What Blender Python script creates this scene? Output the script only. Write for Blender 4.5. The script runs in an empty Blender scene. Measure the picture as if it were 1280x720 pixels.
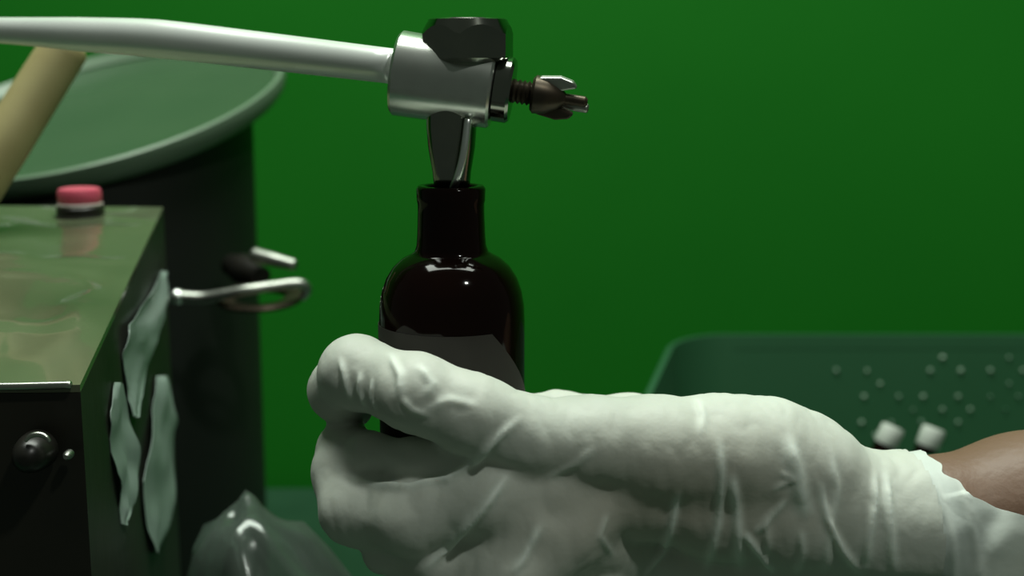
import bpy, bmesh, math, random
import numpy as np
from mathutils import Vector, Matrix, noise
from mathutils.bvhtree import BVHTree

random.seed(4)
S = bpy.context.scene
COL = S.collection

# ------------------------------------------------------------------ camera
F = 1600.0                      # focal length in pixels of a 1280x720 frame
CAM_Z = 0.42
PITCH = math.radians(10.0)
cam_d = bpy.data.cameras.new('camera')
cam = bpy.data.objects.new('camera', cam_d)
COL.objects.link(cam)
cam.location = (0, 0, CAM_Z)
cam.rotation_euler = (math.radians(90) - PITCH, 0, 0)
cam_d.sensor_width = 36.0
cam_d.lens = 36.0 * F / 1280.0
cam_d.clip_start = 0.02
cam_d.dof.use_dof = True
cam_d.dof.focus_distance = 0.425
cam_d.dof.aperture_fstop = 9.0
S.camera = cam

# ------------------------------------------------------------------ light
W = bpy.data.worlds.new('dim_room'); S.world = W; W.use_nodes = True
W.node_tree.nodes['Background'].inputs[0].default_value = (0.80, 1.0, 0.80, 1)
W.node_tree.nodes['Background'].inputs[1].default_value = 0.055

def area_light(name, loc, target, size, power, color, size_y=None):
    d = bpy.data.lights.new(name, 'AREA'); d.energy = power; d.color = color
    d.shape = 'RECTANGLE' if size_y else 'DISK'
    d.size = size
    if size_y: d.size_y = size_y
    o = bpy.data.objects.new(name, d); COL.objects.link(o)
    o.location = loc
    o.rotation_euler = (Vector(target) - Vector(loc)).to_track_quat('-Z', 'Y').to_euler()
    return o
area_light('ceiling_panel', (-0.05, 0.72, 1.85), (-0.05, 0.62, 0.0), 1.4, 38.0, (0.93, 1.0, 0.90), 0.50)
area_light('ceiling_bulb', (0.50, -0.24, 1.42), (0.15, 0.45, 0.3), 0.09, 4.2, (0.95, 1.0, 0.92))

S.view_settings.view_transform = 'Standard'
S.view_settings.look = 'None'
S.view_settings.gamma = 1.0
S.view_settings.use_curve_mapping = False
S.view_settings.exposure = 0.0

# ------------------------------------------------------------------ helpers
cp, sp = math.cos(PITCH), math.sin(PITCH)
def P(px, py, d):
    """World point at photo pixel (px, py) and distance d along the view axis."""
    x = (px - 640.0) / F * d
    y = -(py - 360.0) / F * d
    return Vector((x, d * cp + y * sp, CAM_Z - d * sp + y * cp))
def R(px, d): return px * d / F

def lin(c):
    return tuple(((v / 255.0) / 12.92 if v / 255.0 <= 0.04045 else ((v / 255.0 + 0.055) / 1.055) ** 2.4) for v in c)

def mat(name, base, rough=0.5, metal=0.0, noise_scale=0, noise_amt=0.0, base2=None, bump=0.0, bump_scale=60,
        trans=0.0, sss=0.0, spec=0.5, coat=0.0, ior=1.45):
    m = bpy.data.materials.new(name); m.use_nodes = True
    nt = m.node_tree; b = nt.nodes['Principled BSDF']
    b.inputs['Base Color'].default_value = (*base, 1)
    b.inputs['Roughness'].default_value = rough
    b.inputs['Metallic'].default_value = metal
    b.inputs['Specular IOR Level'].default_value = spec
    b.inputs['IOR'].default_value = ior
    b.inputs['Transmission Weight'].default_value = trans
    b.inputs['Coat Weight'].default_value = coat
    if sss:
        b.inputs['Subsurface Weight'].default_value = sss
        b.inputs['Subsurface Radius'].default_value = (0.006, 0.005, 0.004)
        b.inputs['Subsurface Scale'].default_value = 1.0
    tc = nt.nodes.new('ShaderNodeTexCoord')
    if base2 is not None:
        n = nt.nodes.new('ShaderNodeTexNoise'); n.inputs['Scale'].default_value = noise_scale
        n.inputs['Detail'].default_value = 4
        nt.links.new(tc.outputs['Object'], n.inputs['Vector'])
        r = nt.nodes.new('ShaderNodeValToRGB')
        r.color_ramp.elements[0].position = 0.35; r.color_ramp.elements[1].position = 0.65
        r.color_ramp.elements[0].color = (*base, 1); r.color_ramp.elements[1].color = (*base2, 1)
        nt.links.new(n.outputs['Fac'], r.inputs['Fac'])
        nt.links.new(r.outputs['Color'], b.inputs['Base Color'])
    if bump:
        n2 = nt.nodes.new('ShaderNodeTexNoise'); n2.inputs['Scale'].default_value = bump_scale
        n2.inputs['Detail'].default_value = 3
        nt.links.new(tc.outputs['Object'], n2.inputs['Vector'])
        bp = nt.nodes.new('ShaderNodeBump'); bp.inputs['Strength'].default_value = bump
        bp.inputs['Distance'].default_value = 0.004
        nt.links.new(n2.outputs['Fac'], bp.inputs['Height'])
        nt.links.new(bp.outputs['Normal'], b.inputs['Normal'])
    return m

def film_mat(name, tint, clear, rough, body, gloss=0.05):
    """Thin clear plastic film: see-through, glossy, a little milky."""
    m = bpy.data.materials.new(name); m.use_nodes = True
    nt = m.node_tree; nt.nodes.clear()
    out = nt.nodes.new('ShaderNodeOutputMaterial')
    tr = nt.nodes.new('ShaderNodeBsdfTransparent'); tr.inputs[0].default_value = (*tint, 1)
    df = nt.nodes.new('ShaderNodeBsdfDiffuse'); df.inputs[0].default_value = (*body, 1)
    gl = nt.nodes.new('ShaderNodeBsdfGlossy'); gl.inputs['Roughness'].default_value = rough
    gl.inputs[0].default_value = (0.9, 0.95, 0.92, 1)
    m1 = nt.nodes.new('ShaderNodeMixShader'); m1.inputs[0].default_value = clear
    nt.links.new(df.outputs[0], m1.inputs[1]); nt.links.new(tr.outputs[0], m1.inputs[2])
    lw = nt.nodes.new('ShaderNodeLayerWeight'); lw.inputs['Blend'].default_value = 0.25
    ad = nt.nodes.new('ShaderNodeMath'); ad.operation = 'MULTIPLY_ADD'
    ad.inputs[1].default_value = 0.45; ad.inputs[2].default_value = gloss
    nt.links.new(lw.outputs['Fresnel'], ad.inputs[0])
    m2 = nt.nodes.new('ShaderNodeMixShader')
    nt.links.new(ad.outputs[0], m2.inputs[0])
    nt.links.new(m1.outputs[0], m2.inputs[1]); nt.links.new(gl.outputs[0], m2.inputs[2])
    nt.links.new(m2.outputs[0], out.inputs['Surface'])
    return m

def link(name, me, material, parent=None, smooth=True):
    o = bpy.data.objects.new(name, me); COL.objects.link(o)
    if material: me.materials.append(material)
    if smooth:
        me.polygons.foreach_set('use_smooth', [True] * len(me.polygons))
    if parent:
        o.parent = parent
        o.matrix_parent_inverse = parent.matrix_basis.inverted()
    return o

def pydata(name, vs, fs, material, parent=None, smooth=True, auto=None):
    me = bpy.data.meshes.new(name)
    me.from_pydata([tuple(v) for v in vs], [], fs); me.update()
    o = link(name, me, material, parent, smooth)
    if auto is not None:
        bm = bmesh.new(); bm.from_mesh(me)
        for e in bm.edges:
            if len(e.link_faces) == 2 and e.calc_face_angle(0) > auto: e.smooth = False
        bm.to_mesh(me); bm.free()
    return o

def thing(name, label, cat, loc, group=None):
    o = bpy.data.objects.new(name, None); COL.objects.link(o)
    o.location = loc; o.empty_display_size = 0.02
    tag(o, label, cat, group)
    return o
def tag(o, label, cat, group=None):
    o['label'] = label; o['category'] = cat
    if group: o['group'] = group
    return o

def frame_of(axis):
    z = Vector(axis).normalized()
    x = z.orthogonal().normalized()
    if abs(z.z) < 0.9:
        x = Vector((0, 0, 1)).cross(z).normalized()
    return x, z.cross(x), z

def revolve(name, origin, axis, profile, material, parent=None, seg=48, auto=0.6, close=True):
    """profile: list of (radius, height) along axis."""
    x, y, z = frame_of(axis); o = Vector(origin)
    vs, fs = [], []
    for r, h in profile:
        for i in range(seg):
            a = 2 * math.pi * i / seg
            vs.append(o + z * h + (x * math.cos(a) + y * math.sin(a)) * max(r, 1e-5))
    n = len(profile)
    for j in range(n - 1):
        for i in range(seg):
            k = (i + 1) % seg
            fs.append((j * seg + i, j * seg + k, (j + 1) * seg + k, (j + 1) * seg + i))
    if close:
        fs.append(tuple(range(seg))[::-1]); fs.append(tuple((n - 1) * seg + i for i in range(seg)))
    return pydata(name, vs, fs, material, parent, True, auto)

def catmull(pts, n=8):
    pts = [Vector(p) for p in pts]
    q = [pts[0] * 2 - pts[1]] + pts + [pts[-1] * 2 - pts[-2]]
    out = []
    for i in range(1, len(q) - 2):
        for k in range(n):
            t = k / n
            a, b, c, d = q[i - 1], q[i], q[i + 1], q[i + 2]
            out.append(0.5 * ((2 * b) + (c - a) * t + (2 * a - 5 * b + 4 * c - d) * t * t + (3 * b - a - 3 * c + d) * t ** 3))
    out.append(pts[-1]); return out

def sweep(name, pts, radii, material, parent=None, seg=24, n=8, flat=1.0):
    """Round tube with rounded ends through pts; radii at the given points."""
    c = catmull(pts, n)
    rr = np.interp(np.linspace(0, len(pts) - 1, len(c)), range(len(pts)), radii)
    vs, fs, rings = [], [], []
    t0 = (c[1] - c[0]).normalized(); t1 = (c[-1] - c[-2]).normalized()
    path = [(c[0] - t0 * rr[0] * .3, rr[0] * .75)] + list(zip(c, rr)) + [(c[-1] + t1 * rr[-1] * .3, rr[-1] * .75)]
    u = frame_of(t0)[0]
    for i, (p, r) in enumerate(path):
        t = (path[min(i + 1, len(path) - 1)][0] - path[max(i - 1, 0)][0]).normalized()
        u = (u - t * u.dot(t)).normalized(); v = t.cross(u)
        for k in range(seg):
            a = 2 * math.pi * k / seg
            vs.append(p + (u * math.cos(a) + v * math.sin(a) * flat) * r)
    m = len(path)
    for j in range(m - 1):
        for i in range(seg):
            k = (i + 1) % seg
            fs.append((j * seg + i, j * seg + k, (j + 1) * seg + k, (j + 1) * seg + i))
    fs.append(tuple(range(seg))[::-1]); fs.append(tuple((m - 1) * seg + i for i in range(seg)))
    return pydata(name, vs, fs, material, parent, True, 1.0)

def box_bm(bm, c, sx, sy, sz, rot=None, bev=0.0):
    mtx = Matrix.Translation(c) @ (rot.to_4x4() if rot else Matrix.Identity(4)) @ Matrix.Diagonal((sx, sy, sz, 1))
    r = bmesh.ops.create_cube(bm, size=1.0, matrix=mtx)
    if bev:
        es = list({e for v in r['verts'] for e in v.link_edges})
        bmesh.ops.bevel(bm, geom=es, offset=bev, segments=2, affect='EDGES', profile=0.5)

def from_bm(name, bm, material, parent=None, smooth=False):
    me = bpy.data.meshes.new(name); bm.normal_update(); bm.to_mesh(me); bm.free()
    return link(name, me, material, parent, smooth)

# ------------------------------------------------------------------ materials
M = {}
M['wall'] = mat('green_paint', (0.0078, 0.160, 0.0090), rough=0.75, base2=(0.0095, 0.175, 0.0100), noise_scale=3, spec=0.15)
M['table'] = mat('dark_green_table', (0.016, 0.055, 0.028), rough=0.4, base2=(0.019, 0.062, 0.032), noise_scale=20)
M['floor'] = mat('floor_grey', (0.08, 0.09, 0.08), rough=0.7, base2=(0.1, 0.1, 0.09), noise_scale=6)
M['chrome'] = mat('brushed_steel', (0.88, 0.92, 0.88), rough=0.34, metal=1, base2=(0.85, 0.88, 0.85), noise_scale=40)
M['alu'] = mat('aluminium_rod', (0.92, 0.96, 0.92), rough=0.32, metal=0.45, base2=(0.88, 0.92, 0.88), noise_scale=40)
M['steel'] = mat('sleeve_steel', (0.66, 0.69, 0.64), rough=0.26, metal=0.93, base2=(0.62, 0.64, 0.60), noise_scale=200)
M['nut'] = mat('polished_nut', (0.24, 0.25, 0.22), rough=0.14, metal=1, base2=(0.27, 0.28, 0.24), noise_scale=90)
M['bolt'] = mat('oily_bolt', (0.05, 0.042, 0.03), rough=0.4, metal=0.7, base2=(0.08, 0.06, 0.04), noise_scale=150)
M['wing'] = mat('dull_zinc', (0.45, 0.46, 0.42), rough=0.4, metal=1, base2=(0.38, 0.4, 0.36), noise_scale=120)
M['amber'] = mat('dark_amber_glass', (0.0065, 0.0022, 0.0016), rough=0.08, base2=(0.005, 0.0018, 0.0014), noise_scale=30, spec=0.22, coat=0.0)
M['label'] = mat('dark_grey_label', (0.026, 0.022, 0.019), rough=0.6, base2=(0.030, 0.026, 0.022), noise_scale=60)
M['drum'] = mat('black_drum', (0.009, 0.012, 0.009), rough=0.55, base2=(0.012, 0.015, 0.011), noise_scale=12)
M['dish'] = mat('glossy_dish', (0.046, 0.092, 0.048), rough=0.24, base2=(0.054, 0.102, 0.054), noise_scale=10)
M['dish_rim'] = mat('pale_green_rim', (0.15, 0.23, 0.15), rough=0.35, base2=(0.13, 0.20, 0.13), noise_scale=10)
M['stick'] = mat('beige_stick', (0.40, 0.36, 0.17), rough=0.55, base2=(0.34, 0.29, 0.13), noise_scale=25)
M['panel'] = mat('glossy_top', (0.120, 0.140, 0.080), rough=0.20, base2=(0.100, 0.122, 0.068), noise_scale=6, bump=0.10, bump_scale=30, coat=0.6)
M['casing'] = mat('black_casing', (0.012, 0.012, 0.009), rough=0.45, base2=(0.020, 0.018, 0.012), noise_scale=14, bump=0.15, bump_scale=50)
M['trim'] = mat('bright_trim', (0.5, 0.52, 0.45), rough=0.3, metal=1, base2=(0.45, 0.47, 0.42), noise_scale=80)
M['pink'] = mat('pink_button', (0.62, 0.10, 0.16), rough=0.4, base2=(0.56, 0.085, 0.14), noise_scale=60, sss=0.1)
M['ring'] = mat('pale_ring', (0.5, 0.42, 0.4), rough=0.4, base2=(0.46, 0.4, 0.36), noise_scale=50)
M['black'] = mat('black_plastic', (0.010, 0.010, 0.008), rough=0.35, base2=(0.014, 0.013, 0.010), noise_scale=40)
M['glove'] = mat('white_latex', (0.61, 0.65, 0.58), rough=0.5, base2=(0.55, 0.575, 0.51), noise_scale=9, sss=0.15, spec=0.3, bump=0.12, bump_scale=110)
def fold_tint(m, skin_tint):
    """Latex lies thin over skin; where it is bunched into a fold it is doubled and whiter."""
    nt = m.node_tree; b = nt.nodes['Principled BSDF']
    src = b.inputs['Base Color'].links[0].from_socket
    at = nt.nodes.new('ShaderNodeAttribute'); at.attribute_name = 'fold'
    tg = nt.nodes.new('ShaderNodeAttribute'); tg.attribute_name = 'tight'
    m1 = nt.nodes.new('ShaderNodeMix'); m1.data_type = 'RGBA'
    nt.links.new(tg.outputs['Fac'], m1.inputs[0]); nt.links.new(src, m1.inputs[6]); m1.inputs[7].default_value = (*skin_tint, 1)
    m2 = nt.nodes.new('ShaderNodeMix'); m2.data_type = 'RGBA'
    nt.links.new(at.outputs['Fac'], m2.inputs[0]); nt.links.new(m1.outputs[2], m2.inputs[6]); m2.inputs[7].default_value = (0.80, 0.86, 0.78, 1)
    nt.links.new(m2.outputs[2], b.inputs['Base Color'])
fold_tint(M['glove'], (0.42, 0.385, 0.31))
M['cuff'] = mat('loose_latex', (0.66, 0.72, 0.66), rough=0.5, base2=(0.60, 0.66, 0.61), noise_scale=14, sss=0.1, spec=0.3, bump=0.1, bump_scale=90)
fold_tint(M['cuff'], (0.46, 0.40, 0.32))
M['skin'] = mat('brown_skin', (0.185, 0.110, 0.072), rough=0.5, base2=(0.16, 0.09, 0.06), noise_scale=18, sss=0.15, bump=0.08, bump_scale=300)
M['basket'] = mat('teal_plastic', (0.024, 0.098, 0.042), rough=0.45, base2=(0.027, 0.105, 0.046), noise_scale=10, sss=0.0)
M['stud'] = mat('glint_studs', (0.32, 0.44, 0.33), rough=0.25, base2=(0.04, 0.12, 0.065), noise_scale=22)  # pale tone puts the studs' glossy glints into their colour
M['white'] = mat('white_plastic', (0.60, 0.65, 0.58), rough=0.4, base2=(0.55, 0.60, 0.54), noise_scale=30)
M['film'] = film_mat('plastic_film', (0.75, 0.85, 0.8), 0.25, 0.28, (0.42, 0.52, 0.47))
M['bag'] = film_mat('clear_bag', (0.62, 0.72, 0.66), 0.72, 0.15, (0.17, 0.21, 0.18), 0.04)

# ------------------------------------------------------------------ setting
WALL_Y = 1.25
def structure(name, c, s, m, bev=0):
    bm = bmesh.new(); box_bm(bm, Vector(c), *s, bev=bev)
    o = from_bm(name, bm, m); o['kind'] = 'structure'; return o
structure('wall_back', (0, WALL_Y + 0.05, 0.35), (5, 0.1, 2.7), M['wall'])
structure('floor', (0, 0.2, -0.95), (5, 2.2, 0.1), M['floor'])
tb = thing('table', 'dark green table under the machine and the basket, against the green wall', 'table', (0, 0.8, -0.9))
bm = bmesh.new(); box_bm(bm, Vector((0, 0.70, -0.015)), 1.9, 1.06, 0.03, bev=0.003); from_bm('tabletop', bm, M['table'], tb)
for sx in (-1, 1):
    for sy in (0.25, 1.15):
        bm = bmesh.new(); box_bm(bm, Vector((sx * 0.88, sy, -0.465)), 0.05, 0.05, 0.87, bev=0.003); from_bm('leg', bm, M['table'], tb)

# ------------------------------------------------------------------ dark drum with tilted dish and tap
DD = 0.90
dc = P(90, 160, DD); dr = R(222, DD)
dish_c = P(125, 141, DD)
ca, sa = math.cos(0.18), math.sin(0.18)
right, up, back = Vector((1, 0, 0)), Vector((0, sp, cp)), Vector((0, cp, -sp))
ex = (right * ca + up * sa).normalized()
tilt = math.asin(0.46)
em = (up * ca - right * sa)
ey = (em * math.sin(tilt) + back * math.cos(tilt)).normalized()
en = ex.cross(ey).normalized()
drum = thing('drum', 'black round drum with a pale tilted dish on top, behind the machine', 'drum', (dc.x, dc.y, 0))
def plane_z(x, y): return dish_c.z - (en.x * (x - dish_c.x) + en.y * (y - dish_c.y)) / en.z
vs, fs, seg = [], [], 64
ztop = [0.0, 0.012, None, None]
for j in range(5):
    for i in range(seg):
        a = 2 * math.pi * i / seg
        r = dr * (0.97 if j == 0 else 1.0)
        x, y = dc.x + r * math.cos(a), dc.y + r * math.sin(a)
        zt = plane_z(x, y) - 0.012
        vs.append((x, y, (0.0, 0.008, zt * 0.5, zt - 0.01, zt)[j]))
for j in range(4):
    for i in range(seg):
        k = (i + 1) % seg
        fs.append((j * seg + i, j * seg + k, (j + 1) * seg + k, (j + 1) * seg + i))
fs.append(tuple(range(seg))[::-1]); fs.append(tuple(4 * seg + i for i in range(seg)))
pydata('drum_body', vs, fs, M['drum'], drum, True, 0.6)
dR = R(237, DD)
revolve('dish', dish_c, en, [(dR * .80, -0.010), (dR * .94, -0.009), (dR * .955, -0.003), (dR * .94, 0.000), (dR * .80, -0.004), (dR * .4, -0.0055), (0.001, -0.006)], M['dish'], drum, seg=96)
revolve('dish_rim', dish_c, en, [(dR * .95, -0.0085), (dR * .985, -0.004), (dR, 0.003), (dR * .997, 0.007), (dR * .98, 0.008), (dR * .955, 0.004), (dR * .935, 0.0012), (dR * .95, -0.0085)], M['dish_rim'], drum, seg=96, close=False)
# tap on the drum's side
tap = revolve('tap', P(300, 335, 0.83), (0.6, -0.75, -0.05), [(R(15, .8), -0.012), (R(15, .8), 0.0), (R(20, .8), 0.002), (R(20, .8), 0.012), (R(15, .8), 0.02), (R(12, .8), 0.03)], M['black'], drum, seg=28)
D = 0.775
sweep('lever', [P(222, 371, D), P(255, 372, D), P(285, 367, D - .004), P(312, 362, D - .006), P(345, 357, D), P(375, 354, D + .004), P(384, 362, D + .008), P(378, 372, D + .012)],
      [R(8, D), R(7.5, D), R(7, D), R(7, D), R(6.5, D), R(6, D), R(6, D), R(5, D)], M['wing'], tap, seg=16)
revolve('lever_knob', P(222, 371, D), (1, 0, 0), [(R(10 * math.sin(t), D), -R(10 * math.cos(t), D)) for t in np.linspace(0.15, 3.0, 12)], M['chrome'], tap, seg=20)
revolve('drip_ring', P(325, 372, D + .015), (0, -0.12, 1), [(R(34, D), -0.002), (R(54, D), -0.0015), (R(56, D), 0.0005), (R(54, D), 0.002), (R(34, D), 0.001), (R(34, D), -0.002)], M['bolt'], tap, seg=40, close=False)
sweep('spout', [P(318, 318, .80), P(340, 324, .795), P(368, 331, .79)], [R(9, .8), R(9, .8), R(7, .8)], M['wing'], tap, seg=16)

# ------------------------------------------------------------------ control box with pink button
box = thing('control_box', 'black control box with shiny olive top and pink button, left of the bottle', 'machine', (-0.2, 0.5, 0))
FD, BD = 0.42, 0.72
fr, br_ = P(100, 481, FD), P(204, 259, BD)
fl = fr + (P(0, 482, FD) - fr) * 2.6
bl = br_ + (P(0, 257, BD) - br_) * 2.0
def ground(v): return Vector((v.x, v.y, 0.0))
def slab(name, corners_top, thick, m, parent, nx=2, ny=2, bump_fn=None):
    a, b, c, d = corners_top   # fl, fr, br, bl
    vs, fs = [], []
    for s in (0, 1):
        for j in range(ny):
            for i in range(nx):
                u, v = i / (nx - 1), j / (ny - 1)
                p = (a * (1 - u) + b * u) * (1 - v) + (d * (1 - u) + c * u) * v
                p = p.copy()
                if s == 0 and bump_fn: p.z += bump_fn(u, v)
                if s == 1: p.z -= thick
                vs.append(p)
    o = nx * ny
    for j in range(ny - 1):
        for i in range(nx - 1):
            q = j * nx + i
            fs.append((q, q + 1, q + nx + 1, q + nx)); fs.append((o + q, o + q + nx, o + q + nx + 1, o + q + 1))
    for i in range(nx - 1):
        fs.append((i, o + i, o + i + 1, i + 1)); q = (ny - 1) * nx + i; fs.append((q, q + 1, o + q + 1, o + q))
    for j in range(ny - 1):
        q = j * nx; fs.append((q, q + nx, o + q + nx, o + q)); q = j * nx + nx - 1; fs.append((q, o + q, o + q + nx, q + nx))
    return pydata(name, vs, fs, m, parent, True, 0.7)
def wob(u, v):
    e = min(1, u * 8, (1 - u) * 8, v * 8, (1 - v) * 8)
    w = noise.noise(Vector((u * 5, v * 4, 3.1))) * 0.0028 + max(0, 0.10 - abs(noise.noise(Vector((u * 2 + v * 1.5, v * 6, 8.7))))) * 0.012
    return w * max(0, e)
slab('top_panel', (fl, fr, br_, bl), 0.0025, M['panel'], box, 70, 60, wob)
dn = Vector((0, 0, -0.0027))
ins = 0.003
vs = [fl + dn, fr + dn, br_ + dn, bl + dn] + [ground(p) for p in (fl, fr, br_, bl)]
pydata('casing', vs, [(0, 1, 2, 3), (4, 7, 6, 5), (0, 4, 5, 1), (1, 5, 6, 2), (2, 6, 7, 3), (3, 7, 4, 0)], M['casing'], box, False)
fdir = (fr - fl).normalized(); out_n = Vector((fdir.y, -fdir.x, 0)).normalized()
sweep('edge_trim', [P(-60, 482, FD - .002), P(0, 483, FD - .002), P(50, 482, FD - .002), P(88, 481, FD - .002)], [R(5, FD)] * 4, M['trim'], box, seg=10)
kb = revolve('front_knob', P(47, 562, FD - .001), out_n, [(R(25, FD), -0.001), (R(25, FD), 0.002), (R(23, FD), 0.006), (R(18, FD), 0.010), (R(9, FD), 0.012), (0.001, 0.0124)], M['black'], box, seg=36)
vs_, cc = [], P(47, 562, FD - .012)
sweep('knob_glint_arc', [P(47 - 16 * math.cos(t), 556 - 13 * math.sin(t), FD - .012) for t in np.linspace(.35, 2.8, 7)], [R(2, FD), R(3, FD), R(3.6, FD), R(3.6, FD), R(3.6, FD), R(3, FD), R(2, FD)], M['trim'], kb, seg=10)  # bright metal arc shaped as the highlight on the knob
revolve('screw', P(86, 568, FD - .001), out_n, [(R(6, FD), -0.001), (R(6, FD), 0.0015), (R(3, FD), 0.003)], M['wing'], box, seg=16)
side_dir = (br_ - fr); side_dir.z = 0; side_dir.normalize()
side_n = Vector((side_dir.y, -side_dir.x, 0))
# pink push button
bd = 0.655
pn = (fr - fl).cross(br_ - fl).normalized()
ray_ = P(101, 271, 1.0) - cam.location
pb0 = cam.location + ray_ * ((fl - cam.location).dot(pn) / ray_.dot(pn))
bd = (pb0 - cam.location).dot(back)
pb = revolve('push_button', pb0, (0, 0, 1), [(R(32, bd), -0.002), (R(32, bd), 0.0008), (R(29, bd), 0.0012), (R(29, bd), 0.0052), (R(27, bd), 0.006)], M['black'], box, seg=40)
revolve('button_ring', pb0 + Vector((0, 0, 0.0061)), (0, 0, 1), [(R(27, bd), 0), (R(28, bd), 0.0010), (R(26, bd), 0.0016)], M['ring'], pb, seg=40)
revolve('button_cap', pb0 + Vector((0, 0, 0.0078)), (0, 0, 1), [(R(25, bd), 0), (R(26.5, bd), 0.001), (R(26.5, bd), 0.0056), (R(25, bd), 0.0074), (R(20, bd), 0.0081), (0.001, 0.0083)], M['pink'], pb, seg=40)

# film hanging down the box's right side: wavy sheets standing a little off the casing
def side_depth(px, py=400):   # depth of the right face's plane where a pixel column meets it
    ray = P(px, py, 1.0) - cam.location
    t = (fr - Vector(cam.location)).dot(side_n) / ray.dot(side_n)
    return t
def film_strip(name, left, rightp, material, parent, seed, off=0.0015):
    """left/right outlines as pixel lists of equal length, top to bottom."""
    n = 24; m_ = 9
    def lerp(l, t):
        k = t * (len(l) - 1); i = min(int(k), len(l) - 2); f = k - i
        return (l[i][0] * (1 - f) + l[i + 1][0] * f, l[i][1] * (1 - f) + l[i + 1][1] * f)
    vs, fs = [], []
    for s in (0, 1):
        for j in range(n):
            a, b = lerp(left, j / (n - 1)), lerp(rightp, j / (n - 1))
            for i in range(m_):
                u = i / (m_ - 1)
                px, py = a[0] * (1 - u) + b[0] * u, a[1] * (1 - u) + b[1] * u
                p = P(px, py, side_depth(px, py))
                w = noise.noise(Vector((u * 2.2 + seed, j * 0.16, seed))) * 0.003 + abs(noise.noise(Vector((u * 2.5 + seed, j * 0.2 + u * 2, 2.0)))) * 0.003
                vs.append(p + side_n * (off + max(w, -0.0005) + (0.0 if s == 0 else -0.0003)))
    o = n * m_
    for j in range(n - 1):
        for i in range(m_ - 1):
            q = j * m_ + i
            fs.append((q, q + m_, q + m_ + 1, q + 1)); fs.append((o + q, o + q + 1, o + q + m_ + 1, o + q + m_))
    for j in range(n - 1):
        q = j * m_; fs.append((q, o + q, o + q + m_, q + m_)); q += m_ - 1; fs.append((q, q + m_, o + q + m_, o + q))
    for i in range(m_ - 1):
        q = i; fs.append((q, q + 1, o + q + 1, o + q)); q = (n - 1) * m_ + i; fs.append((q, o + q, o + q + 1, q + 1))
    return pydata(name, vs, fs, material, parent, True, 1.2)
film_strip('film_strip', [(197, 338), (178, 375), (152, 408), (150, 440), (156, 490), (158, 520)], [(203, 340), (202, 372), (197, 400), (188, 432), (176, 480), (166, 522)], M['film'], box, 1.3)
film_strip('film_strip', [(192, 470), (186, 520), (180, 560), (174, 600), (178, 650), (187, 690)], [(204, 470), (210, 510), (214, 540), (212, 600), (206, 655), (193, 692)], M['film'], box, 5.7, 0.002)
film_strip('film_strip', [(140, 478), (134, 520), (138, 570), (146, 620), (150, 655)], [(150, 480), (158, 530), (165, 580), (160, 630), (153, 657)], M['film'], box, 9.1, 0.001)

# ------------------------------------------------------------------ beige stick leaning on the dish
st = sweep('stirring_stick', [P(82, 58, .655), P(40, 125, .65), P(5, 181, .645), P(-43, 258, .64)], [R(29, .655), R(30, .65), R(31, .645), R(31, .64)], M['stick'], None, seg=28)
tag(st, 'thick beige stick leaning across the pale dish behind the steel rod', 'stick')

# ------------------------------------------------------------------ filling arm
arm = thing('filling_arm', 'steel filling arm with hex nut, wing screw and nozzle in the bottle neck', 'filling machine', tuple(P(565, 150, .4365)))
sweep('rod', [P(492, 83, .4365), P(350, 66, .470), P(200, 49, .497), P(100, 43, .515), P(0, 38, .535), P(-160, 32, .565)],
      [R(22, .4365), R(23, .47), R(24, .497), R(21, .515), R(16, .535), R(14, .565)], M['alu'], arm, seg=40, n=10)
s0, s1 = P(495, 91, .434), P(618, 110, .432)
ax = s1 - s0; L = ax.length
rs0, rs1 = R(53, .434), R(51, .432)
slv = revolve('sleeve', s0, ax, [(R(30, .434), -0.0006), (rs0 - .001, 0.0), (rs0, 0.001), (rs1, L - .0008), (rs1 - .0008, L), (R(30, .434), L + .0004)], M['steel'], arm, seg=72)
rl = revolve('end_ring', s0, ax, [(R(36, .434), L + .0002), (R(41, .434), L + .0006), (R(41, .434), L + .0052), (R(38, .434), L + .0062), (R(16, .434), L + .0064)], M['nut'], arm, seg=48)
bprof = []
for i in range(16):
    h = L + .006 + i * .0008
    bprof.append((R(15.5 if i % 2 else 12.5, .434), h))
revolve('bolt', s0, ax, bprof, M['bolt'], arm, seg=24)
zb = L + .006 + 16 * .0008
wn = revolve('wing_nut', s0, ax, [(R(20, .434), zb - .006), (R(24, .434), zb - .005), (R(22, .434), zb - .001), (R(15, .434), zb + .003), (R(7, .434), zb + .0055), (R(7, .434), zb + .012), (R(4, .434), zb + .013)], M['bolt'], arm, seg=28)
axn = ax.normalized(); upv = (Vector((0, 0, 1)) - axn * axn.z).normalized(); fwd = axn.cross(upv)
wc = s0 + axn * (zb - .001)
def wing(a, name, m=None):
    d = (upv * math.cos(a) + fwd * math.sin(a)).normalized()
    side = axn.cross(d)
    prof = [(R(10, .434), -.003), (R(24, .434), -.003), (R(28, .434), .004), (R(24, .434), .0085), (R(17, .434), .010), (R(12, .434), .006), (R(8, .434), .003)]
    vs = [wc + d * r + axn * h + side * s for s in (-.0016, .0016) for r, h in prof]
    n = len(prof)
    fs = [tuple(range(n))[::-1], tuple(range(n, 2 * n))] + [(i, (i + 1) % n, n + (i + 1) % n, n + i) for i in range(n)]
    o = pydata(name, vs, fs, m or M['wing'], wn, False)
    bv = o.modifiers.new('bevel', 'BEVEL'); bv.width = .0007; bv.segments = 2
wing(0.3, 'wing'); wing(0.3 + math.pi, 'wing', M['bolt'])  # lower wing takes the dark bolt colour to paint its shaded side
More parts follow.
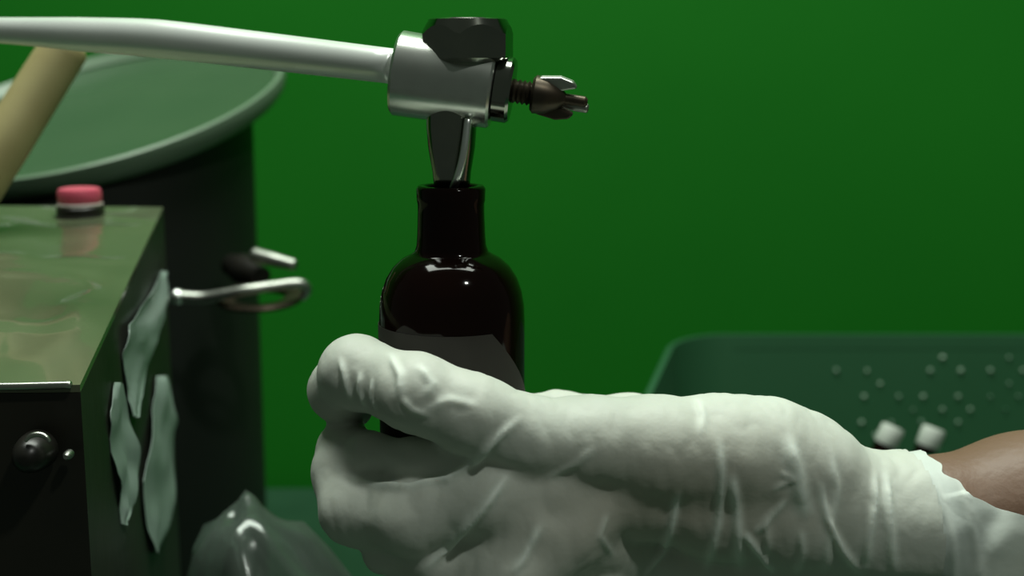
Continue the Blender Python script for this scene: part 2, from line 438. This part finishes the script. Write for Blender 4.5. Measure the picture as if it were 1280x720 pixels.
# bright wing tip bent outward, seen from the camera side
sweep('wing_lip', [wc + upv * R(20, .434) - axn * .001 - fwd * R(-14, .434) * -1, wc + upv * R(4, .434) + axn * .002 + fwd * R(-18, .434), wc - upv * R(6, .434) + axn * .007 + fwd * R(-16, .434), wc - upv * R(8, .434) + axn * .014 + fwd * R(-12, .434)],
      [R(7, .434), R(7.5, .434), R(7, .434), R(6, .434)], M['wing'], wn, seg=14)
# hex nut on top of the sleeve
nx0 = P(585, 78, .4308); hr = R(61, .4308)
def hexnut(name, o, r, h, m, parent, rot):
    vs, fs = [], []
    seg = 48
    def hexr(a):   # polar radius of a hexagon with corner radius r
        b = (a - rot) % (math.pi / 3) - math.pi / 6
        return r * math.cos(math.pi / 6) / math.cos(b)
    rows = [(0.80, 0.0, True), (0.97, 0.10, True), (1.0, 0.16, False), (1.0, 0.72, False)]
    for k, (f, hh, circ) in enumerate(rows):
        for i in range(seg):
            a = 2 * math.pi * i / seg
            rr = hexr(a)
            rad = min(rr, r * f) if circ else rr
            z = hh * h
            if k == 3: z = h * (0.84 - 0.36 * (rr / r - math.cos(math.pi / 6)) / (1 - math.cos(math.pi / 6)) * 0.7)
            if k == 2: z = h * (0.10 + 0.2 * (rr / r - math.cos(math.pi / 6)) / (1 - math.cos(math.pi / 6)))
            vs.append(o + Vector((rad * math.cos(a), rad * math.sin(a), z)))
    for f, z in ((0.80, 0.97), (0.76, 1.0), (0.70, 0.98), (0.0001, 0.97)):
        for i in range(seg):
            a = 2 * math.pi * i / seg
            vs.append(o + Vector((r * f * math.cos(a), r * f * math.sin(a), z * h)))
    n = 8
    for j in range(n - 1):
        for i in range(seg):
            k = (i + 1) % seg
            fs.append((j * seg + i, j * seg + k, (j + 1) * seg + k, (j + 1) * seg + i))
    fs.append(tuple(range(seg))[::-1]); fs.append(tuple((n - 1) * seg + i for i in range(seg)))
    return pydata(name, vs, fs, m, parent, True, 0.35)
hexnut('hex_nut', nx0, hr, R(54, .4308), M['nut'], arm, math.radians(20))
# nozzle under the sleeve
nz = P(565, 240, .4375)
H = lambda py: P(565, py, .4375).z - nz.z
revolve('nozzle', nz, (0, 0, 1), [(R(13, .4375), H(262)), (R(19, .4375), H(258)), (R(20, .4375), H(236)), (R(23, .4375), H(228)), (R(24, .4375), H(215)), (R(29, .4375), H(185)), (R(31, .4375), H(160)), (R(31, .4375), H(120))], M['nut'], arm, seg=40)
sweep('nozzle_glint', [P(585, 150, .4250), P(580, 190, .4255), P(573, 218, .4275), P(566, 236, .4315)], [R(5, .434)] * 4, M['chrome'], arm, seg=14)  # thin chrome tube modelled as the bright highlight down the nozzle

# ------------------------------------------------------------------ amber bottle
b0 = P(565, 400, .445)
Z = lambda py: (P(565, py, .445).z - b0.z)
def r_(px): return R(px, .445)
bottle = thing('bottle', 'dark amber glass bottle held under the nozzle by the gloved hand', 'bottle', tuple(b0 + Vector((0, 0, Z(705)))))
prof = [(r_(20), Z(701)), (r_(80), Z(705)), (r_(87), Z(701)), (r_(91), Z(691)), (r_(91), Z(560)), (r_(91), Z(440)), (r_(91), Z(400)), (r_(90), Z(380)), (r_(87), Z(362)),
        (r_(81), Z(345)), (r_(72), Z(331)), (r_(61), Z(321)), (r_(50), Z(315)), (r_(45.5), Z(312)), (r_(44.5), Z(308)), (r_(43), Z(304)), (r_(42), Z(290)), (r_(41), Z(262)), (r_(41), Z(252)), (r_(42), Z(248)), (r_(42.5), Z(233)), (r_(40), Z(229)), (r_(33), Z(229)), (r_(31), Z(232)),
        (r_(30), Z(262)), (r_(30), Z(300)), (r_(8), Z(302))]
revolve('glass', b0, (0, 0, 1), prof, M['amber'], bottle, seg=96, auto=1.2)
# label: a thin curved patch with a slanting right edge
vs, fs, nu, nv = [], [], 40, 24
for s in (0, 1):
    for j in range(nv):
        t = j / (nv - 1); py = 402 + t * 190
        a1 = math.radians(min(34 + 54 * (py - 402) / 95.0, 150)); a0 = math.radians(-118)
        for i in range(nu):
            a = a0 + (a1 - a0) * i / (nu - 1)
            rr = r_(91) + (0.0003 if s == 0 else 0.0001)
            vs.append(b0 + Vector((rr * math.sin(a), -rr * math.cos(a), Z(py))))
o = nu * nv
for j in range(nv - 1):
    for i in range(nu - 1):
        q = j * nu + i
        fs.append((q, q + nu, q + nu + 1, q + 1)); fs.append((o + q, o + q + 1, o + q + nu + 1, o + q + nu))
for i in range(nu - 1):
    fs.append((i, i + 1, o + i + 1, o + i)); q = (nv - 1) * nu + i; fs.append((q, o + q, o + q + 1, q + 1))
for j in range(nv - 1):
    q = j * nu; fs.append((q, o + q, o + q + nu, q + nu)); q += nu - 1; fs.append((q, q + nu, o + q + nu, o + q))
lb = pydata('label', vs, fs, M['label'], bottle, True, 1.0)
lb['label'] = 'dark grey matte label'

# ------------------------------------------------------------------ gloved hand
def surface_nets(f, lo, h):
    nx, ny, nz_ = f.shape
    ins = f < 0
    c = np.zeros((nx - 1, ny - 1, nz_ - 1), int)
    for dx in (0, 1):
        for dy in (0, 1):
            for dz in (0, 1):
                c += ins[dx:nx - 1 + dx, dy:ny - 1 + dy, dz:nz_ - 1 + dz]
    act = (c > 0) & (c < 8)
    idx = -np.ones(act.shape, int); ijk = np.argwhere(act); idx[act] = np.arange(len(ijk))
    acc = np.zeros((len(ijk), 3)); cnt = np.zeros(len(ijk))
    corners = [(a, b, d) for a in (0, 1) for b in (0, 1) for d in (0, 1)]
    for p in corners:
        for ax_ in range(3):
            if p[ax_]: continue
            q = list(p); q[ax_] = 1
            fp = f[ijk[:, 0] + p[0], ijk[:, 1] + p[1], ijk[:, 2] + p[2]]
            fq = f[ijk[:, 0] + q[0], ijk[:, 1] + q[1], ijk[:, 2] + q[2]]
            m = (fp < 0) != (fq < 0)
            t = np.where(m, fp / np.where(m, fp - fq, 1), 0)
            pos = np.tile(np.array(p, float), (len(ijk), 1)); pos[:, ax_] += t
            acc[m] += pos[m]; cnt[m] += 1
    V = (ijk + acc / cnt[:, None]) * h + lo
    quads = []
    for ax_ in range(3):
        a, b = (ax_ + 1) % 3, (ax_ + 2) % 3
        s0_ = [slice(None)] * 3; s1_ = [slice(None)] * 3
        s0_[ax_] = slice(0, -1); s1_[ax_] = slice(1, None)
        diff = ins[tuple(s0_)] != ins[tuple(s1_)]
        e = np.argwhere(diff)
        ok = (e[:, a] > 0) & (e[:, b] > 0) & (e[:, a] < f.shape[a] - 1) & (e[:, b] < f.shape[b] - 1)
        e = e[ok]
        flip = ins[e[:, 0], e[:, 1], e[:, 2]]
        def cell(da, db):
            k = e.copy(); k[:, a] += da; k[:, b] += db
            return idx[k[:, 0], k[:, 1], k[:, 2]]
        q = np.stack([cell(-1, -1), cell(0, -1), cell(0, 0), cell(-1, 0)], 1)
        q[~flip] = q[~flip][:, ::-1]
        quads.append(q)
    return V, np.concatenate(quads)

def sdf_body(groups, shrink, h, k_in=0.006, k_out=0.0035):
    """groups: chains of (px, py, depth, radius px); smooth union inside a chain and between chains."""
    segs = []
    for ch in groups:
        pts = [(P(a, b, d), R(r, d) - shrink) for a, b, d, r in ch]
        segs.append([(pts[i], pts[i + 1]) for i in range(len(pts) - 1)])
    allp = [p for s in segs for q in s for p in q]
    lo = np.array([min(p[0][i] - p[1] for p in allp) for i in range(3)]) - 0.008
    hi = np.array([max(p[0][i] + p[1] for p in allp) for i in range(3)]) + 0.008
    n = np.ceil((hi - lo) / h).astype(int) + 1
    f = np.full(n, 0.05)
    for s in segs:
        g = np.full(n, 0.05)
        for (p0, r0), (p1, r1) in s:
            p0, p1 = np.array(p0), np.array(p1)
            mrg = max(r0, r1) + 0.014
            a = np.clip(np.floor((np.minimum(p0, p1) - mrg - lo) / h).astype(int), 0, n); b = np.clip(np.ceil((np.maximum(p0, p1) + mrg - lo) / h).astype(int), 0, n)
            ax3 = [lo[i] + np.arange(a[i], b[i]) * h for i in range(3)]
            X, Y, Zz = np.meshgrid(*ax3, indexing='ij', sparse=True)
            d = p1 - p0; L2 = d @ d
            t = np.clip(((X - p0[0]) * d[0] + (Y - p0[1]) * d[1] + (Zz - p0[2]) * d[2]) / L2, 0, 1)
            dist = np.sqrt((X - p0[0] - t * d[0]) ** 2 + (Y - p0[1] - t * d[1]) ** 2 + (Zz - p0[2] - t * d[2]) ** 2) - (r0 + (r1 - r0) * t)
            sl = tuple(slice(a[i], b[i]) for i in range(3))
            o_ = g[sl]; hh = np.clip(1 - np.abs(o_ - dist) / k_in, 0, 1)
            g[sl] = np.minimum(o_, dist) - hh * hh * k_in * 0.25
        hh = np.clip(1 - np.abs(f - g) / k_out, 0, 1)
        f = np.minimum(f, g) - hh * hh * k_out * 0.25
    return surface_nets(f, lo, h)

index_f = [(665, 548, .4125, 51), (590, 519, .4075, 48), (520, 491, .4075, 46), (445, 465, .4225, 42), (426, 488, .442, 37), (436, 506, .457, 32)]
middle_f = [(690, 612, .4195, 52), (610, 618, .4145, 50), (515, 646, .4160, 46), (446, 636, .428, 43), (430, 592, .438, 36), (430, 562, .446, 34)]
ring_f = [(705, 662, .419, 54), (640, 716, .4155, 50), (575, 778, .417, 48), (520, 800, .428, 42), (490, 795, .450, 34)]
little_f = [(740, 752, .434, 46), (640, 800, .430, 42), (560, 825, .430, 38), (500, 825, .442, 34)]
back_i = [(665, 548, .414, 51), (740, 552, .418, 54), (820, 562, .424, 64), (900, 568, .430, 72), (955, 573, .434, 73), (1000, 590, .438, 71), (1050, 624, .442, 70)]
back_m = [(690, 612, .420, 52), (780, 607, .431, 60), (900, 622, .438, 74), (1000, 640, .440, 78)]
back_r = [(705, 662, .423, 54), (800, 690, .456, 50), (900, 690, .456, 66), (1000, 690, .452, 76)]
back_l = [(740, 752, .440, 46), (850, 745, .465, 50), (960, 735, .465, 66)]
wrist = [(1000, 628, .440, 74), (1060, 643, .446, 77), (1100, 649, .448, 80), (1160, 652, .450, 86.5), (1240, 645, .4535, 97)]
thumb = [(1005, 592, .455, 60), (900, 560, .470, 56), (790, 530, .478, 34), (700, 520, .480, 28), (630, 516, .486, 25), (570, 512, .490, 23)]
web = [(725, 640, .423, 54), (662, 656, .4170, 50), (618, 706, .4175, 48)]
hollow = [(433, 558, .4445, 31), (464, 568, .4265, 24), (520, 573, .4180, 22), (590, 577, .4145, 34)]
under = [(618, 708, .4190, 42), (545, 702, .4195, 30), (480, 690, .430, 28)]
hand = [web, hollow, under, index_f, middle_f, ring_f, little_f, back_i, back_m, back_r, back_l, thumb]
forearm = [(1085, 652, .448, 74), (1160, 652, .450, 84), (1280, 640, .455, 103), (1450, 622, .468, 122), (1750, 590, .50, 140), (2200, 540, .55, 140)]

person = thing('person', 'gloved hand and bare brown forearm reaching in from the right, holding the bottle', 'person', tuple(P(1400, 720, .46)))
V, Q = sdf_body(hand + [forearm], 0.0021, 0.0018)
me = bpy.data.meshes.new('body'); me.from_pydata(V.tolist(), [], Q.tolist()); me.update()
link('body', me, M['skin'], person)

# glove: own finer surface with raised creases and small wrinkles
V, Q = sdf_body(hand + [wrist], 0.0, 0.00092)
me = bpy.data.meshes.new('glove'); me.from_pydata(V.tolist(), [], Q.tolist()); me.update()
# two rounds of Laplacian smoothing
E_ = np.concatenate([Q[:, [0, 1]], Q[:, [1, 2]], Q[:, [2, 3]], Q[:, [3, 0]]])
for _ in range(2):
    s_ = np.zeros_like(V); c_ = np.zeros(len(V))
    np.add.at(s_, E_[:, 0], V[E_[:, 1]]); np.add.at(c_, E_[:, 0], 1)
    V = V * 0.5 + 0.5 * s_ / np.maximum(c_, 1)[:, None]
bvh = BVHTree.FromPolygons([tuple(v) for v in V], [tuple(q) for q in Q])
me.vertices.foreach_set('co', V.ravel()); me.update()
N = np.zeros(len(V) * 3); me.vertices.foreach_get('normal', N); N = N.reshape(-1, 3)
def on_glove(px, py):
    o_ = Vector(cam.location); d = (P(px, py, 1.0) - o_).normalized()
    hit = bvh.ray_cast(o_, d)
    return hit[0]
creases = [  # pixel trail on the near side of the glove, height mm, width mm
    ([(900, 545), (902, 600), (897, 660), (880, 719)], 1.0, 1.3), ([(914, 590), (921, 640), (925, 719)], 1.0, 1.6),
    ([(928, 664), (945, 688), (970, 719)], 1.2, 1.3), ([(985, 622), (962, 648), (944, 670)], .8, 1.2),
    ([(985, 540), (998, 600), (1008, 650)], 1.2, 2.6), ([(1024, 600), (1034, 650), (1053, 688), (1077, 719)], 1.2, 1.4),
    ([(1040, 560), (1046, 610), (1038, 660), (1030, 719)], .8, 1.6), ([(848, 612), (841, 650), (830, 688), (806, 719)], 1.1, 1.2),
    ([(640, 588), (602, 638), (562, 682), (524, 719)], 1.8, 1.6), ([(676, 655), (656, 695), (640, 719)], 1.0, 1.3),
    ([(655, 520), (625, 545), (596, 575), (560, 598), (510, 608), (470, 606), (430, 596)], 1.5, 1.5), ([(975, 590), (990, 600), (965, 615)], .6, 1.2),
    ([(450, 464), (449, 490), (456, 510)], .9, 1.1), ([(464, 472), (464, 498), (470, 514)], .7, 1.0), ([(424, 446), (432, 478), (438, 500)], .9, 1.1),
    ([(500, 496), (514, 512), (540, 522)], .7, 1.2), ([(520, 520), (560, 500), (600, 508)], .5, 1.6), ([(486, 440), (500, 470), (500, 500)], .8, 1.3), ([(522, 452), (540, 480), (535, 500)], .8, 1.6),
    ([(870, 494), (880, 520), (876, 545)], .6, 1.4), ([(745, 560), (720, 580), (680, 600)], .5, 1.4),
    ([(1094, 585), (1096, 630), (1086, 675), (1080, 719)], 1.0, 1.5), ([(1108, 585), (1112, 650), (1118, 719)], 1.1, 1.7),
    ([(955, 640), (960, 680), (955, 719)], .5, 1.2), ([(1000, 660), (1003, 690), (995, 719)], .7, 1.4), ([(760, 640), (750, 670), (770, 700)], .5, 1.2),
]
disp = np.zeros(len(V)); foldv = np.zeros(len(V))
for trail, hmm, wmm in creases:
    pts = []
    for (a, b), (c, d) in zip(trail[:-1], trail[1:]):
        for t in np.linspace(0, 1, 60, endpoint=False):
            h_ = on_glove(a + (c - a) * t, b + (d - b) * t)
            if h_: pts.append(h_)
    if len(pts) < 4: continue
    pts = np.array(pts); w = wmm * 1e-3
    nearv = np.where(np.all((V > pts.min(0) - 4 * w) & (V < pts.max(0) + 4 * w), axis=1))[0]
    if not len(nearv): continue
    dd = np.full(len(nearv), 9.0); arg = np.zeros(len(nearv), int)
    for i, p in enumerate(pts):
        q = np.linalg.norm(V[nearv] - p, axis=1); m = q < dd; dd[m] = q[m]; arg[m] = i
    fade = np.minimum(1, np.minimum(arg + 1, len(pts) - arg) / (0.25 * len(pts)))
    foldv[nearv] = np.maximum(foldv[nearv], min(1, .85 * hmm) * np.exp(-(dd / (1.25 * w)) ** 2) * np.minimum(1, fade * 1.6))
    hmm *= 1.5
    disp[nearv] += hmm * 1e-3 * np.exp(-(dd / w) ** 2) * fade - 0.35 * hmm * 1e-3 * np.exp(-(dd / (2.6 * w)) ** 2) * fade
wr = np.array([noise.noise(Vector(v) * 70) * 0.5 + abs(noise.noise(Vector((v[0] * 160, v[1] * 120, v[2] * 60)))) for v in V])
disp += (wr - wr.mean()) * 0.0006
V2 = V + N * disp[:, None]
me.vertices.foreach_set('co', V2.ravel()); me.update()
tc_ = np.array(P(860, 640, .41)); dt = (V - tc_) / np.array([.062, .05, .030])
tightv = np.clip(1.2 - np.linalg.norm(dt, axis=1), 0, 1) * .75
for nm, arr in (('fold', foldv), ('tight', tightv)):
    at_ = me.attributes.new(nm, 'FLOAT', 'POINT'); at_.data.foreach_set('value', arr.astype(np.float32))
# the sleeve of the glove ends under its loose cuff
wa, wb = P(1160, 652, .450), P(1280, 640, .455)
wd = np.array((wb - wa).normalized()); wp = np.array(P(1140, 652, .4495))
cutv = (V - wp) @ wd > 0
bmg = bmesh.new(); bmg.from_mesh(me); bmg.verts.ensure_lookup_table()
bmesh.ops.delete(bmg, geom=[bmg.verts[i] for i in np.where(cutv)[0]], context='VERTS')
bmg.to_mesh(me); bmg.free()
glove = link('glove', me, M['glove'], person)
glove['label'] = 'thin white latex glove'

# cuff of the glove: thin sheet round the wrist with a slanting, flared opening
vs, fs, nt_, na, fv = [], [], 64, 200, []
for s in (0, 1):
    for i in range(nt_):
        t = i / (nt_ - 1)
        for k in range(na):
            th = 2 * math.pi * k / na            # 0 faces the camera, +90 deg up
            deg = (math.degrees(th) + 180) % 360 - 180
            rim = np.interp(deg, [-180, -120, -60, -25, 0, 15, 26, 36, 55, 90, 130, 180], [1200, 1330, 1350, 1330, 1290, 1250, 1212, 1186, 1166, 1152, 1150, 1200])
            rim += 6 * noise.noise(Vector((deg * 0.09, 0, 4)))
            x = 1118 + (rim - 1118) * t
            cy = np.interp(x, [1118, 1160, 1280, 1450], [650, 652, 640, 622]); dp = np.interp(x, [1060, 1160, 1280, 1450], [.446, .450, .455, .468])
            rad = np.interp(x, [1118, 1130, 1160, 1280, 1450], [80, 83.5, 87.5, 106, 126])
            sq = 1.0
            fo_ = 1 / (1 + math.exp(-(x - (1214 - (cy - rad * math.sin(th) - 612) * 0.44)) / 5.0)) * .8 if -150 < deg < 40 else 0.0
            rad += 1.0 + (4 if deg < 40 and deg > -170 else 1) * max(0, t - .5) * 2
            y_here = cy - rad * math.sin(th)
            fold = x - (1214 - (y_here - 612) * 0.44)
            if -150 < deg < 40: rad += 13 / (1 + math.exp(-fold / 5.0)) * min(1, (40 - deg) / 14.0)
            for cx_, slope, amp in ((1160, .15, 2), (1255, -.3, 3), (1185, .2, 2)):
                if -80 < deg < 62:
                    q_ = math.exp(-((x - cx_ - slope * (y_here - 640)) / 5.0) ** 2) * min(1, (62 - deg) / 25)
                    rad += amp * q_; fo_ = max(fo_, q_ * amp / 5)
            rad += 2.5 * noise.noise(Vector((x * .03, deg * .05, 1.0)))
            rm = R(rad, dp) - (0.0004 if s else 0)
            c = P(x, cy, dp)
            fv.append(fo_)
            vs.append(c + Vector((0, 0, 1)) * (rm * math.sin(th)) + Vector((0, -1, 0)) * (rm * sq * math.cos(th)))
o = nt_ * na
for i in range(nt_ - 1):
    for k in range(na):
        l = (k + 1) % na
        fs.append((i * na + k, i * na + l, (i + 1) * na + l, (i + 1) * na + k)); fs.append((o + i * na + k, o + (i + 1) * na + k, o + (i + 1) * na + l, o + i * na + l))
for k in range(na):
    l = (k + 1) % na
    q = (nt_ - 1) * na; fs.append((q + k, q + l, o + q + l, o + q + k)); fs.append((k, o + k, o + l, l))
cuff = pydata('cuff', vs, fs, M['cuff'], glove, True, 1.5)
at_ = cuff.data.attributes.new('fold', 'FLOAT', 'POINT'); at_.data.foreach_set('value', np.array(fv, np.float32))
cuff['label'] = 'loose flared glove cuff'

# ------------------------------------------------------------------ perforated basket
bk = thing('basket', 'dark teal green plastic basket with rows of small studs coloured as pale glints, behind the gloved hand', 'basket', (0.28, 0.95, 0))
BB, BF = 1.10, 0.76
zt = P(1000, 418, BB).z
y1, y0 = P(1000, 418, BB).y, P(1000, 570, BF).y
xl = P(775, 570, BF).x; lean = (P(846, 420, BB).x - xl) / (y1 - y0)
bw, bd_, bh, rc = 0.46, y1 - y0, zt, 0.050
def outline(t, z):
    """point and outward normal on the rounded plan, t in 0..1; the wall tapers downward"""
    ins_ = (zt - z) * 0.10
    w, d = bw - 2 * ins_, bd_ - 2 * ins_
    segs_ = [w - 2 * rc, rc * math.pi / 2, d - 2 * rc, rc * math.pi / 2] * 2
    s = t * sum(segs_); x0, yy0 = xl + ins_, y0 + ins_
    cs = [(x0 + w - rc, yy0 + rc), (x0 + w - rc, yy0 + d - rc), (x0 + rc, yy0 + d - rc), (x0 + rc, yy0 + rc)]
    dirs = [((1, 0), (0, -1)), ((0, 1), (1, 0)), ((-1, 0), (0, 1)), ((0, -1), (-1, 0))]
    def skew(p):
        p.x += lean * (p.y - y0) * (xl + bw - p.x) / bw; return p
    for k in range(8):
        if s <= segs_[k] or k == 7:
            i = k // 2
            (tx, ty), (nx_, ny_) = dirs[i]
            cx_, cy_ = cs[i]
            if k % 2 == 0:
                q = s - segs_[k]
                return skew(Vector((cx_ + tx * q + nx_ * rc, cy_ + ty * q + ny_ * rc, z))), Vector((nx_, ny_, 0))
            a = s / rc
            n_ = Vector((nx_ * math.cos(a) + tx * math.sin(a), ny_ * math.cos(a) + ty * math.sin(a), 0))
            return skew(Vector((cx_, cy_, z)) + n_ * rc), n_
        s -= segs_[k]
per = 2 * (bw + bd_) - 8 * rc + 2 * math.pi * rc
zh1, zh0 = zt - 0.012, 0.03
TH = 0.0018
NS = 200
vs, fs = [], []
for z in (zh0, zh1):
    for inner in (0, 1):
        for k in range(NS):
            p, n_ = outline(k / NS, z); vs.append(p - n_ * (TH if inner else 0))
for k in range(NS):
    l = (k + 1) % NS
    fs += [(k, l, 2 * NS + l, 2 * NS + k), (NS + k, 3 * NS + k, 3 * NS + l, NS + l), (2 * NS + k, 2 * NS + l, 3 * NS + l, 3 * NS + k), (k, NS + k, NS + l, l)]
pydata('basket_wall', vs, fs, M['basket'], bk, True, 0.6)
# small raised studs in staggered rows on both faces of the wall
vs, fs = [], []
SPX, SPZ = 0.0330, 0.0112
NR = int((zh1 - zh0) / SPZ)
x_smooth = P(1015, 450, BB).x
ncol = int(per / SPX)
for r in range(NR):
    z = zh0 + (r + 0.5) * SPZ
    for c in range(ncol):
        t = (c + 0.5 * (r % 2) + 0.13 * random.uniform(-1, 1)) / ncol
        p, n_ = outline(t % 1.0, z)
        if p.x < x_smooth + (z - zh0) * .15 or random.random() < 0.38: continue
        tan = Vector((-n_.y, n_.x, 0)); upz = Vector((0, 0, 1))
        for sgn in (1, -1):
            q = p + (n_ * (-0.0002) if sgn > 0 else n_ * (-TH + .0002)); nn = n_ * sgn
            b = len(vs)
            rr_ = 0.0021 * random.uniform(.55, 1.25)
            for h_, f_ in ((0.0, 1.0), (0.0011, .85), (0.0019, .5)):
                for i in range(8):
                    a_ = 2 * math.pi * i / 8
                    vs.append(q + nn * h_ + (tan * math.cos(a_) * sgn + upz * math.sin(a_)) * rr_ * f_)
            vs.append(q + nn * 0.0022)
            for j in range(2):
                for i in range(8):
                    l = (i + 1) % 8
                    fs.append((b + j * 8 + i, b + j * 8 + l, b + j * 8 + 8 + l, b + j * 8 + 8 + i))
            for i in range(8): fs.append((b + 16 + i, b + 16 + (i + 1) % 8, b + 24))
so = pydata('studs', vs, fs, M['stud'], bk, True)
so['kind'] = 'stuff'
def band(name, z0_, z1_, out_, m, n=160):
    vs, fs = [], []
    for k in range(n):
        for z, off in ((z0_, 0.0), (z0_, out_), (z1_ - .001, out_), (z1_, out_ * .6), (z1_, -TH), (z0_, -TH)):
            p, n_ = outline(k / n, z); vs.append(p + n_ * off)
    for k in range(n):
        l = (k + 1) % n
        for j in range(6):
            i = (j + 1) % 6
            fs.append((k * 6 + j, l * 6 + j, l * 6 + i, k * 6 + i))
    return pydata(name, vs, fs, m, bk, True, 0.6)
band('rim', zh1 - .001, zt, 0.0035, M['basket'])
band('foot_band', 0.0, zh0 + .001, 0.0008, M['basket'])
vs = [outline(k / 120, 0.003)[0] for k in range(120)] + [outline(k / 120, 0.006)[0] for k in range(120)]
pydata('basket_floor', vs, [tuple(range(120))[::-1], tuple(range(120, 240))] + [(k, (k + 1) % 120, 120 + (k + 1) % 120, 120 + k) for k in range(120)], M['basket'], bk, False)
# two dark capped bottles leaning inside the basket
def capped_bottle(px, py, d, ang, label):
    top = P(px, py, d)
    axis = Vector((math.sin(ang), 0.10, math.cos(ang))).normalized()
    h = (top.z - 0.0128) / axis.z
    base = top - axis * h
    t_ = thing('capped_bottle', label, 'bottle', tuple(base), 'capped bottles in the basket')
    revolve('glass', base, axis, [(0.010, 0.0), (0.0118, 0.001), (0.0122, 0.006), (0.0122, h * .62), (0.0115, h * .72), (0.0085, h * .82), (0.0075, h * .84), (0.0075, h - 0.012)], M['amber'], t_, seg=32)
    pr = []
    for r_c, z_c in ((0.0078, -0.014), (0.0082, -0.013), (0.0082, -0.002), (0.0074, 0.0), (0.001, 0.0003)): pr.append((r_c, h + z_c))
    revolve('cap', base, axis, pr, M['white'], t_, seg=28)
capped_bottle(1117, 533, .90, 0.42, 'capped dark bottle in the basket with a pale cap, left one of the two')
capped_bottle(1168, 535, .90, 0.36, 'capped dark bottle in the basket nearer the bare forearm, right one of the two')

# ------------------------------------------------------------------ clear plastic bag
bgc = P(360, 760, .610)
bgz = P(310, 612, .61).z
bm = bmesh.new(); bmesh.ops.create_icosphere(bm, subdivisions=4, radius=1)
for v in bm.verts:
    n_ = v.co.normalized()
    th = math.atan2(n_.y, n_.x); upk = (n_.z + 1) / 2
    pleat = abs(math.sin(4.0 * th + 2.2 * noise.noise(n_ * 1.3) + 1.6 * upk + 0.5)) ** 0.7
    w = 0.80 + 0.36 * pleat * min(1, (1 - abs(n_.z)) * 5) + 0.10 * noise.noise(n_ * 2.4 + Vector((2, 5, 1))) - 0.05 * abs(noise.noise(n_ * 6))
    neck = 1.0 - 0.30 * upk ** 3
    v.co = Vector((bgc.x + n_.x * w * (0.047 if n_.x < 0 else 0.078 - 0.03 * upk) * neck - 0.020 * upk ** 2, bgc.y + n_.y * w * 0.055 * neck,
                   max(0.0005, bgz * 0.5 * (1 + n_.z * (1.0 + 0.10 * (w - 1))) + 0.010 * noise.noise(n_ * 3.1) * upk)))
bag = from_bm('plastic_bag', bm, M['bag'], None, True)
tag(bag, 'crumpled clear plastic bag standing between the control box and the glove', 'plastic bag')
